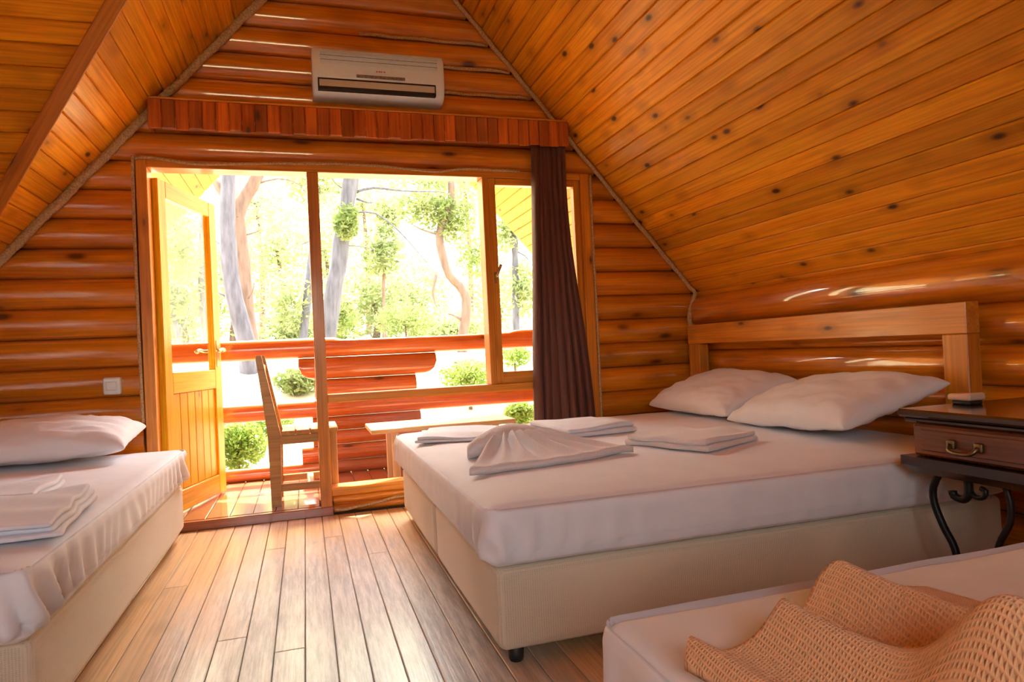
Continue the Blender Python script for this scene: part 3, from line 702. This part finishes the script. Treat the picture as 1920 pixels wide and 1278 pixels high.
# folded towels and linen
def folded(name, cx_, cy_, L, W, T, rz, layers, label, mat, seed, taper=0, group=None):
    parts = []; mt = Matrix.Translation((cx_, cy_, ZT - .002)) @ rot('Z', rz); th_ = T / layers
    for k_ in range(layers):
        l2, w2 = L / 2 * (1 - .02 * ((k_ * 7) % 3)), W / 2 * (1 - .025 * ((k_ * 5) % 3)); z0_ = k_ * th_
        def d(p, n_):
            q = Vector(p); f_ = 1 - taper * (p.x / L + .5); q.y *= 1 + .06 * noise.noise(Vector((p.x * 4, seed, k_))); q.x += .02 * noise.noise(Vector((p.y * 5, seed, k_ + 3)))
            q.z = q.z * f_ + .018 * noise.noise(Vector((p.x * 4, p.y * 6, seed))) * (p.z / T) + .005 * math.sin(26 * p.y + 7 * p.x + seed + 3 * noise.noise(Vector((p.x * 3, p.y * 3, seed)))) * (p.z / T)
            return q
        parts.append(rbox((-l2, -w2, z0_), (l2, w2, z0_ + th_ * .99), th_ * .48, (22, 18, 1), d))
    v, f = join_geo(parts); return tag(link(name, mesh_of(name, v, f, True, (mat,)), None, mt), label, 'towel' if 'towel' in name else 'linen', group)
folded('folded_sheet', .90, 3.84, .56, .50, .022, -18, 2, 'thin bluish folded sheet near the window corner of the double bed', M['linen'], 2)
folded('folded_sheet', 1.50, 3.60, .44, .48, .055, 8, 2, 'thicker white folded sheet in the middle of the double bed', M['linen'], 5)
folded('folded_towel', 1.76, 2.86, .44, .46, .05, 24, 2, 'small cream towel folded in half before the pillows', M['towel'], 8)
folded('folded_sheet', -1.36, 3.12, .74, .42, .04, 4, 2, 'flat folded sheet below the pillow of the left bed', M['linen'], 12)
folded('folded_sheet', -1.25, 2.56, 1.02, .58, .055, 5, 3, 'thick rumpled bluish folded sheet across the middle of the left bed', M['linen'], 15)
# fanned towel: pleats run from a knot to a long rolled hem
kn = Vector((.93, 3.12)); hA = Vector((.60, 2.60)); hB = Vector((1.40, 2.76))
def fan(u, v):
    hem = hA.lerp(hB, u) + Vector((0, -.03 * math.sin(math.pi * u))); st = kn + Vector((.10 * (u - .5), 0)); p = st.lerp(hem, v)
    pl_ = .5 + .5 * math.sin(u * 6.2 * 2 * math.pi + .8 + noise.noise(Vector((u * 3, v * 2, 8)))); hgt = .05 * (1 - v) ** 1.1 + .075 * pl_ * (1 - v) * min(1, v * 4) + .013 + .010 * bump1(v, .97, .05) + .012 * noise.noise(Vector((u * 4, v * 3, 2)))
    return Vector((p.x, p.y, ZT + .004 + hgt))
v, f = sheet(fan, 90, 30, .026)
def roll(u, v):
    a = v * 2 * math.pi; c = Vector((.70, 3.06)).lerp(Vector((1.22, 3.30)), u); r = .035 + .05 * math.sin(math.pi * min(1, u * 1.1)) ** .8
    return Vector((c.x + .3 * r * math.cos(a), c.y + 1.3 * r * math.cos(a), ZT - .008 + r * 1.25 * (1 + math.sin(a)) * .62 + .006 * noise.noise(Vector((u * 6, v * 3, 4)))))
v2 = [roll(i / 40, j / 16) for i in range(41) for j in range(16)]; f2 = [(i * 16 + j, i * 16 + (j + 1) % 16, (i + 1) * 16 + (j + 1) % 16, (i + 1) * 16 + j) for i in range(40) for j in range(16)] + [tuple(range(16))[::-1], tuple(range(640, 656))]
ft = root('fanned_towel', (.98, 2.9, ZT), 'cream towel knotted into a fan near the foot of the double bed', 'towel')
link('fan', mesh_of('fan', v, f, True, (M['towel'],)), ft); link('knot', mesh_of('knot', v2, f2, True, (M['towel'],)), ft)

# waffle blanket in the foreground
def blk(u, v):
    xe = .50 + .60 * u; ye = .86 + .24 * (xe - .5) + .03 * math.sin(u * 16); y_ = .28 + (ye - .28) * v; x_ = xe + .12 * (ye - y_)
    end = .55 + .45 * v
    z_ = .016 + .045 * bump1(xe, .525, .030) + .080 * bump1(xe, .685, .050) * end + .095 * bump1(xe, .855, .055) * end - .008 * bump1(xe, .78, .04)
    z_ += .125 * bump1(y_ + .10 * (x_ - .7), .545, .085) * sm(.55, .72, x_) + .03 * (1 - sm(.38, .5, y_))
    z_ = z_ * (1 - .85 * sm(.86, 1.0, u)) + .004 * noise.noise(Vector((x_ * 9, y_ * 9, 1)))
    return Vector((x_ + .015 * noise.noise(Vector((u * 2, v * 4, 2))), y_, ZT - .006 + max(z_, .012)))
v, f = sheet(blk, 110, 90, .011)
tag(link('blanket', mesh_of('blanket', v, f, True, (M['blanket'],))), 'apricot waffle weave blanket thrown in folds on the nearest bed', 'blanket')

# ------------------------------------------------------------------ nightstand
ns = root('nightstand', (2.45, 1.68, 0), 'dark wooden nightstand with one drawer on curled black iron legs', 'nightstand')
NX0, NX1, NY0, NY1 = 2.14, 2.80, 1.34, 1.985
box('body', (NX0 + .012, NY0 + .02, .585), (NX1, NY1 - .02, .722), M['walnut'], ns)
box('top', (NX0 - .025, NY0 - .02, .728), (NX1 + .01, NY1 + .02, .757), M['ebony'], ns, .008)
box('top_moulding', (NX0 - .008, NY0 - .005, .7085), (NX1, NY1 + .005, .7275), M['ebony'], ns, .006)
v, f = poly_plank([(NX0 - .02, NY0 - .015), (NX1, NY0 - .015), (NX1, NY1 + .015), (NX0 - .02, NY1 + .015)], -.583, -.52, .03)
for i, p in enumerate(v): v[i] = (p[0], p[1], -p[2])
link('base_moulding', mesh_of('base_moulding', v, [q[::-1] for q in f], False, (M['ebony'],)), ns)
drw = box('drawer', (NX0 - .012, NY0 + .035, .592), (NX0 + .012, NY1 - .035, .705), M['walnut'], ns, .010)
box('drawer_panel', (NX0 - .018, NY0 + .075, .612), (NX0 - .010, NY1 - .075, .688), M['walnut'], drw, .004)
HY = 1.735
for s in (-1, 1):
    v, f = rbox((NX0 - .032, HY + s * .05 - .016, .632), (NX0 - .016, HY + s * .05 + .016, .664), .007, (2, 2, 2)); link('rosette', mesh_of('rosette', v, f, True, (M['bronze'],)), drw)
tube('pull', [(NX0 - .03, HY - .05, .648), (NX0 - .045, HY - .045, .632), (NX0 - .05, HY - .02, .624), (NX0 - .05, HY + .02, .624), (NX0 - .045, HY + .045, .632), (NX0 - .03, HY + .05, .648)], .007, M['bronze'], drw, .008)
for X_ in (NX0 + .05, NX1 - .06):
    tube('leg', [(X_, 1.90, .522), (X_, 1.928, .47), (X_, 1.928, .41), (X_, 1.895, .33), (X_, 1.855, .26), (X_, 1.84, .15), (X_, 1.865, .05), (X_, 1.905, .012), (X_, 1.93, .035)], .013, M['iron'], ns, .02)
    tube('leg', [(X_, 1.46, .522), (X_, 1.432, .47), (X_, 1.432, .41), (X_, 1.465, .33), (X_, 1.505, .26), (X_, 1.52, .15), (X_, 1.495, .05), (X_, 1.455, .012), (X_, 1.43, .035)], .013, M['iron'], ns, .02)
    tube('leg', [(X_, 1.66, .522), (X_, 1.645, .47), (X_, 1.65, .40), (X_, 1.69, .32), (X_, 1.70, .24), (X_, 1.67, .14)], .011, M['iron'], ns, .02)
tube('scroll', [(NX0 + .05, 1.79, .522), (NX0 + .05, 1.79, .47), (NX0 + .05, 1.81, .445), (NX0 + .05, 1.845, .45), (NX0 + .05, 1.852, .468)], .014, M['iron'], ns, .01)
tube('scroll', [(NX0 + .05, 1.785, .48), (NX0 + .05, 1.765, .462), (NX0 + .05, 1.735, .468), (NX0 + .05, 1.728, .49), (NX0 + .05, 1.745, .496)], .009, M['iron'], ns, .01)
tk = root('trinket', (2.42, 2.0, .757), 'small pale pink object on a dark foot on the nightstand top', 'trinket')
tx, ty = 2.40, 1.955
v, f = rbox((tx - .035, ty - .045, .757), (tx + .035, ty + .03, .772), .006, (2, 2, 2)); link('foot', mesh_of('foot', v, f, True, (M['black'],)), tk)
v, f = rbox((tx - .04, ty - .05, .772), (tx + .045, ty + .045, .797), .010, (3, 3, 2), lambda p, n_: Vector((p.x, p.y, p.z + .12 * max(0, ty - p.y - .0) * (p.z > .785)))); link('shell', mesh_of('shell', v, f, True, (M['trinket'],)), tk)

# ------------------------------------------------------------------ balcony
ra = root('balcony_railing', (.5, 6.0, .06), 'red stained balcony railing of horizontal logs with a carved middle panel', 'railing')
def rail(z0, z1, xa, xb, nm, y=6.0, cut=None, ends=None):
    r = (z1 - z0) / 2 * 1.10; zc = (z0 + z1) / 2; V = []; Fc = []; n = 24; m = 60
    for i in range(m + 1):
        x_ = xa + (xb - xa) * i / m
        for j in range(n):
            a = 2 * math.pi * j / n; zz_ = min(max(zc + r * math.sin(a), z0), z1); yy = y + r * .85 * math.cos(a)
            if cut and cut[0] < x_ < cut[1]: zz_ = min(zz_, cut[2])
            if ends: zz_ = max(zz_, ends(x_))
            V.append((x_, yy, zz_))
    for i in range(m):
        for j in range(n): Fc.append((i * n + j, i * n + (j + 1) % n, (i + 1) * n + (j + 1) % n, (i + 1) * n + j))
    Fc.append(tuple(range(n))[::-1]); Fc.append(tuple(range(m * n, (m + 1) * n)))
    me = mesh_of(nm, [Vector(p) - Vector(((xa + xb) / 2, y, zc)) for p in V], [q[::-1] for q in Fc], True, (M['red'],)); me.set_sharp_from_angle(angle=math.radians(50))
    return link(nm, me, ra, Matrix.Translation(((xa + xb) / 2, y, zc)))
rail(1.055, 1.222, -2.1, 3.1, 'top_rail', cut=(.25, 1.86, 1.197)); rail(.545, .692, -2.1, 3.1, 'middle_rail'); rail(.06, .165, -2.1, 3.1, 'bottom_rail')
XA, XB = -.055, 1.115
def sc_top(x_): d = min(x_ - XA, XB - x_); return .868 + .11 * (1 - math.sqrt(max(0, 1 - ((max(0, .14 - d)) / .14) ** 2))) if d < .14 else .868
rail(.868, 1.052, XA, XB, 'panel_log', ends=sc_top); rail(.70, .866, .07, .93, 'panel_log')
rail(.425, .543, .04, .96, 'panel_log'); rail(.305, .423, .04, .96, 'panel_log'); rail(.167, .303, XA, XB, 'panel_log')
for X_ in (-2.05, 3.05): box('post', (X_ - .07, 5.93, .06), (X_ + .07, 6.07, 1.26), M['red'], ra)
# chair
ch = root('chair', (-.05, 5.05, .06), 'plain wooden chair seen from the side on the balcony', 'chair')
CY0, CY1 = 4.86, 5.26
for Y in (CY0, CY1):
    v = [(-.262, Y - .02, .06), (-.192, Y - .02, .06), (-.192, Y + .02, .06), (-.262, Y + .02, .06)]
    ring = [(.06, -.255, -.192), (.54, -.262, -.178), (.60, -.268, -.190), (1.06, -.318, -.277), (1.085, -.316, -.282)]
    V = [(xq, Y + s, z) for (z, a, b) in ring for (xq, s) in ((a, -.02), (b, -.02), (b, .02), (a, .02))]
    Fc = [(3, 2, 1, 0), tuple(range(16, 20))] + [(4 * i + j, 4 * i + (j + 1) % 4, 4 * i + 4 + (j + 1) % 4, 4 * i + 4 + j) for i in range(4) for j in range(4)]
    link('back_post', mesh_of('back_post', V, Fc, False, (M['chair'],)), ch)
    box('front_leg', (.128, Y - .02, .06), (.188, Y + .02, .535), M['chair'], ch)
    box('seat_rail', (-.185, Y - .018, .475), (.127, Y + .018, .535), M['chair'], ch)
    box('stretcher', (-.19, Y - .012, .155), (.127, Y + .012, .205), M['chair'], ch)
for i in range(4): box('seat_slat', (-.172 + i * .095, CY0 - .03, .5355), (-.172 + i * .095 + .085, CY1 + .03, .566), M['chair'], ch)
box('cross_stretcher', (-.02, CY0 + .0125, .16), (.025, CY1 - .0125, .2), M['chair'], ch); box('back_slat', (-.300, CY0 + .021, .92), (-.276, CY1 - .021, 1.02), M['chair'], ch); box('back_slat', (-.272, CY0 + .021, .70), (-.248, CY1 - .021, .80), M['chair'], ch)
# low table
tb = root('low_table', (1.0, 5.28, .06), 'low pale wooden table beyond the window pane', 'table')
for i in range(4): box('top_board', (.44, 5.02 + i * .135, .47), (1.55, 5.02 + i * .135 + .132, .505), M['table'], tb)
for X_ in (.62, 1.4):
    for Y in (5.09, 5.47): box('leg', (X_ - .025, Y - .025, .06), (X_ + .025, Y + .025, .4695), M['table'], tb)

# ------------------------------------------------------------------ outside
def ground_z(x_, y_):
    z = -.45 + .30 * max(0, y_ - 6.4) if y_ < 11 else (.93 + .06 * (y_ - 11) if y_ < 28 else 1.95 + .9 * (y_ - 28))
    return z + .25 * noise.noise(Vector((x_ * .15, y_ * .15, 0))) * min(1, max(0, (y_ - 6) / 5))
V = []; Fc = []; nx, ny = 50, 50
for j in range(ny + 1):
    for i in range(nx + 1):
        y_ = 5 + 55 * ((j - 16) / (ny - 16)) ** 2 if j > 16 else 5 - 40 * ((16 - j) / 16) ** 2
        x_ = (-1 + 2 * i / nx) ** 3 * (30 + abs(y_) * .9) + (-1 + 2 * i / nx) * 9 + .5; V.append((x_, y_, ground_z(x_, y_)))
Fc = [(j * (nx + 1) + i, j * (nx + 1) + i + 1, (j + 1) * (nx + 1) + i + 1, (j + 1) * (nx + 1) + i) for j in range(ny) for i in range(nx)]
hl_ = link('hillside', mesh_of('hillside', V, Fc, True, (M['hill'],))); tag(hl_, 'pale dry grass hillside beyond the balcony', 'hillside', kind='structure')
def foliage_geo(cl, seed, size):
    rd = random.Random(seed); V = []; Fc = []
    for (c, r, n) in cl:
        c = Vector(c); r = Vector(r) if not isinstance(r, (int, float)) else Vector((r, r, r * .8))
        for _ in range(int(n * 2.4)):
            d = Vector((rd.gauss(0, 1), rd.gauss(0, 1), rd.gauss(0, 1))).normalized() * (rd.random() ** .5)
            p = c + Vector((d.x * r.x, d.y * r.y, d.z * r.z)); s = size * .62 * rd.uniform(.5, 1.3)
            a = Vector((rd.gauss(0, 1), rd.gauss(0, 1), rd.gauss(0, .7))).normalized(); b = a.cross(Vector((rd.gauss(0, 1), rd.gauss(0, 1), rd.gauss(0, 1)))).normalized()
            o = len(V); V += [p - a * s, p + b * s * .32, p + a * s, p - b * s * .32]; Fc.append((o, o + 1, o + 2, o + 3))
    return V, Fc
def tree(label, trunks, branches, clumps, bark, leaf, seed, size=.11, group='pine trees on the slope', cat='tree', name='pine_tree'):
    b = trunks[0][0][0] if trunks else clumps[0][0]
    rt = root(name, b, label, cat, group)
    for pts, r0, r1 in trunks:
        v, f = sweep(resample(pts, .25), lambda t, r0=r0, r1=r1: r0 + (r1 - r0) * t, 10, wob=.25); link('trunk', mesh_of('trunk', v, f, True, (bark,)), rt)
    for pts, r0, r1 in branches:
        v, f = sweep(resample(pts, .15), lambda t, r0=r0, r1=r1: r0 + (r1 - r0) * t, 6, wob=.2); link('branch', mesh_of('branch', v, f, True, (bark,)), rt)
    if clumps:
        v, f = foliage_geo(clumps, seed, size); o = link('foliage', mesh_of('foliage', v, f, False, (leaf,)), rt); o['kind'] = 'stuff'
    return rt
def px(pts, Y): return [at(a, b, Y) for a, b in pts]
def grounded(p): return Vector((p.x, p.y, ground_z(p.x, p.y) - .15))
def trunk(pts, Y, wpx, tpx=None):
    P = px(pts, Y); base = grounded(P[0]); P = ([base] if base.z < P[0].z - .05 else []) + P
    return (P, wpx / 2 * Y / F, (tpx or wpx * .8) / 2 * Y / F)
def br(pts, Y, wpx): return (px(pts, Y), wpx / 2 * Y / F, .8 / 2 * Y / F)
def clump(a, b, rx, rz, Y, n): r = Y / F; return (at(a, b, Y), (rx * r, max(rx, rz) * r * .8, rz * r), n)
T = 10.5
tree('twin trunked pine outside the open door, its reddish trunk forking', [trunk([(470, 735), (462, 640), (440, 560), (428, 470), (426, 390), (430, 300), (436, 160)], T, 34, 20)],
     [br([(430, 560), (400, 545), (370, 550)], T, 4), br([(428, 470), (405, 452), (385, 440)], T, 3)], [clump(400, 200, 110, 60, T, 700), clump(340, 470, 40, 60, T + 1, 260)], M['bark'], M['leaf'], 1)
tree('forked reddish pine trunk behind the grey one, outside the door', [trunk([(485, 730), (468, 640), (458, 540), (450, 450), (444, 405), (462, 365), (482, 330), (510, 240)], T + .6, 32, 20), (px([(446, 410), (425, 370), (405, 340)], T + .6), .11, .07)],
     [br([(462, 440), (480, 435), (492, 428)], T + .4, 4), br([(465, 560), (474, 545), (478, 520)], T + .4, 4), br([(482, 345), (520, 335), (560, 345), (585, 380)], T + .6, 4)], [clump(560, 240, 90, 60, T + .6, 500)], M['bark2'], M['leaf'], 2)
T = 12
tree('leaning grey pine right of the mullion with a long bare branch', [trunk([(612, 660), (620, 590), (636, 480), (648, 400), (656, 350), (662, 290), (668, 150)], T, 32, 26)],
     [br([(668, 360), (700, 352), (760, 358), (830, 360), (845, 366)], T, 6), br([(668, 372), (690, 380), (705, 378)], T, 5), br([(672, 398), (705, 400), (745, 430), (790, 480), (822, 520)], T - .3, 4), br([(660, 340), (690, 325), (720, 330)], T, 6), br([(648, 460), (680, 462), (705, 470)], T, 3), br([(655, 360), (630, 345), (612, 318)], T, 3)],
     [clump(650, 415, 26, 36, T - .3, 260), clump(640, 210, 120, 60, T, 500), clump(640, 590, 26, 40, T + .5, 200)], M['bark'], M['leaf'], 3)
T = 13
tree('S shaped crooked pine trunk in the middle of the window', [trunk([(866, 640), (872, 600), (874, 560), (862, 535), (842, 515), (830, 480), (824, 440), (836, 400), (846, 370), (846, 340)], T, 20, 13)],
     [br([(822, 440), (790, 430), (768, 418)], T, 5), br([(818, 515), (812, 545), (816, 570), (824, 580)], T, 7), br([(868, 600), (848, 590), (838, 588)], T, 8)],
     [clump(800, 390, 60, 40, T, 420), clump(850, 410, 46, 50, T, 420), clump(800, 330, 100, 40, T + .4, 420), clump(890, 480, 40, 50, T + .8, 260)], M['bark2'], M['leaf'], 4)
T = 17
tree('slim pale pine trunk left of the mullion', [trunk([(566, 660), (572, 600), (580, 520), (588, 450), (596, 350)], T, 16, 10)], [br([(586, 450), (572, 455), (560, 460)], T, 3)], [clump(590, 330, 60, 60, T, 400), clump(540, 560, 46, 60, T, 300)], M['bark'], M['leaf3'], 5, .16)
tree('slim orange sapling trunk behind the window pane', [trunk([(720, 650), (721, 600), (719, 540), (722, 480)], T, 9, 5)], [], [clump(715, 470, 44, 50, T, 420), clump(730, 400, 30, 40, T, 200)], M['bark2'], M['leaf3'], 6, .16)
tree('grey pine seen through the door glass', [trunk([(395, 680), (385, 600), (380, 500), (384, 380)], 16, 18, 12)], [], [clump(340, 520, 50, 70, 16, 520), clump(330, 420, 40, 40, 16, 300)], M['bark'], M['leaf3'], 7, .15)
tree('thin leaning trunk low in the door glass', [trunk([(345, 690), (330, 610), (318, 560), (310, 480)], 15, 10, 6)], [br([(335, 630), (352, 590), (358, 550)], 15, 4)], [clump(320, 560, 34, 40, 15, 300)], M['bark'], M['leaf3'], 8, .15)
tree('grey pine seen through the casement beside the curtain', [trunk([(968, 680), (968, 600), (966, 480), (962, 330)], 15, 15, 11)], [br([(966, 470), (985, 480), (1000, 500)], 15, 4)], [clump(980, 540, 30, 60, 15, 380), clump(950, 430, 40, 50, 15, 300)], M['bark'], M['leaf3'], 9, .14)
rd = random.Random(5)
far = [(430, 520, 70, 110, 20, 900), (520, 470, 60, 110, 22, 900), (610, 470, 60, 120, 24, 900), (700, 560, 70, 80, 19, 800), (770, 560, 80, 90, 21, 900), (850, 620, 90, 40, 18, 700), (930, 560, 70, 100, 22, 800), (560, 620, 90, 40, 18, 700), (680, 380, 90, 60, 26, 700), (870, 340, 90, 60, 24, 700), (480, 380, 70, 60, 25, 600), (340, 600, 60, 60, 20, 600)]
names = ['behind the twin trunked pine', 'left of the slim pale trunk', 'just beyond the mullion', 'behind the orange sapling', 'left of the crooked pine', 'below the crooked pine', 'behind the casement', 'low above the railing left of the mullion', 'high behind the bare branch', 'in the upper right of the fixed pane', 'high in the door opening', 'low in the door glass']
for i, (a, b, rx, rz, Y, n) in enumerate(far):
    c = at(a, b, Y); base = Vector((c.x, Y, ground_z(c.x, Y) - .1)); top = Vector(c)
    if base.z > top.z - .3: base.z = top.z - 1
    tree('pale green far tree ' + names[i], [([base, (base + top) / 2 + Vector((.1, 0, 0)), top], .12, .05)], [], [clump(a, b, rx, rz, Y, n)], M['bark2'], M['leaf3'], 40 + i, .17, 'far trees on the hillside', 'tree', 'far_tree')
bush = [(445, 835, 50, 46, 7.3, 900, 'leafy green bush below the railing by the open door'), (505, 790, 44, 30, 8.2, 400, 'small pale bush behind the balcony chair'), (880, 705, 60, 34, 8.6, 900, 'bright green bush under the top rail, right of the panel'), (975, 775, 34, 26, 7.2, 500, 'bright green bush beside the low table by the curtain'), (965, 668, 36, 22, 9.5, 400, 'pale bush under the casement'),
        (560, 715, 44, 24, 9.5, 400, 'pale green shrub beside the carved panel, left'), (760, 600, 60, 34, 14, 600, 'dense blue green shrub in the middle of the window'), (640, 612, 40, 40, 13.4, 400, 'shrub at the foot of the leaning grey pine')]
for i, (a, b, rx, rz, Y, n, lb) in enumerate(bush):
    c = at(a, b, Y); base = Vector((c.x, Y, min(c.z - .1, ground_z(c.x, Y)) - .05))
    tree(lb, [([base, (base + c) / 2, c], .03, .012)], [], [clump(a, b, rx, rz, Y, n)], M['bark2'], M['leaf2'] if i < 5 else M['leaf'], 70 + i, .06 if i < 5 else .09, 'bushes below the balcony', 'bush', 'bush')

# ------------------------------------------------------------------ to metres
for me in bpy.data.meshes: me.transform(Matrix.Scale(K, 4))
for o in col.objects:
    if o.type in ('CAMERA', 'LIGHT'): continue
    mb = o.matrix_basis.copy(); mb.translation = mb.translation * K; o.matrix_basis = mb
    if o.parent:
        mi = o.matrix_parent_inverse.copy(); mi.translation = mi.translation * K; o.matrix_parent_inverse = mi
    for md in o.modifiers:
        if md.type == 'SOLIDIFY': md.thickness *= K
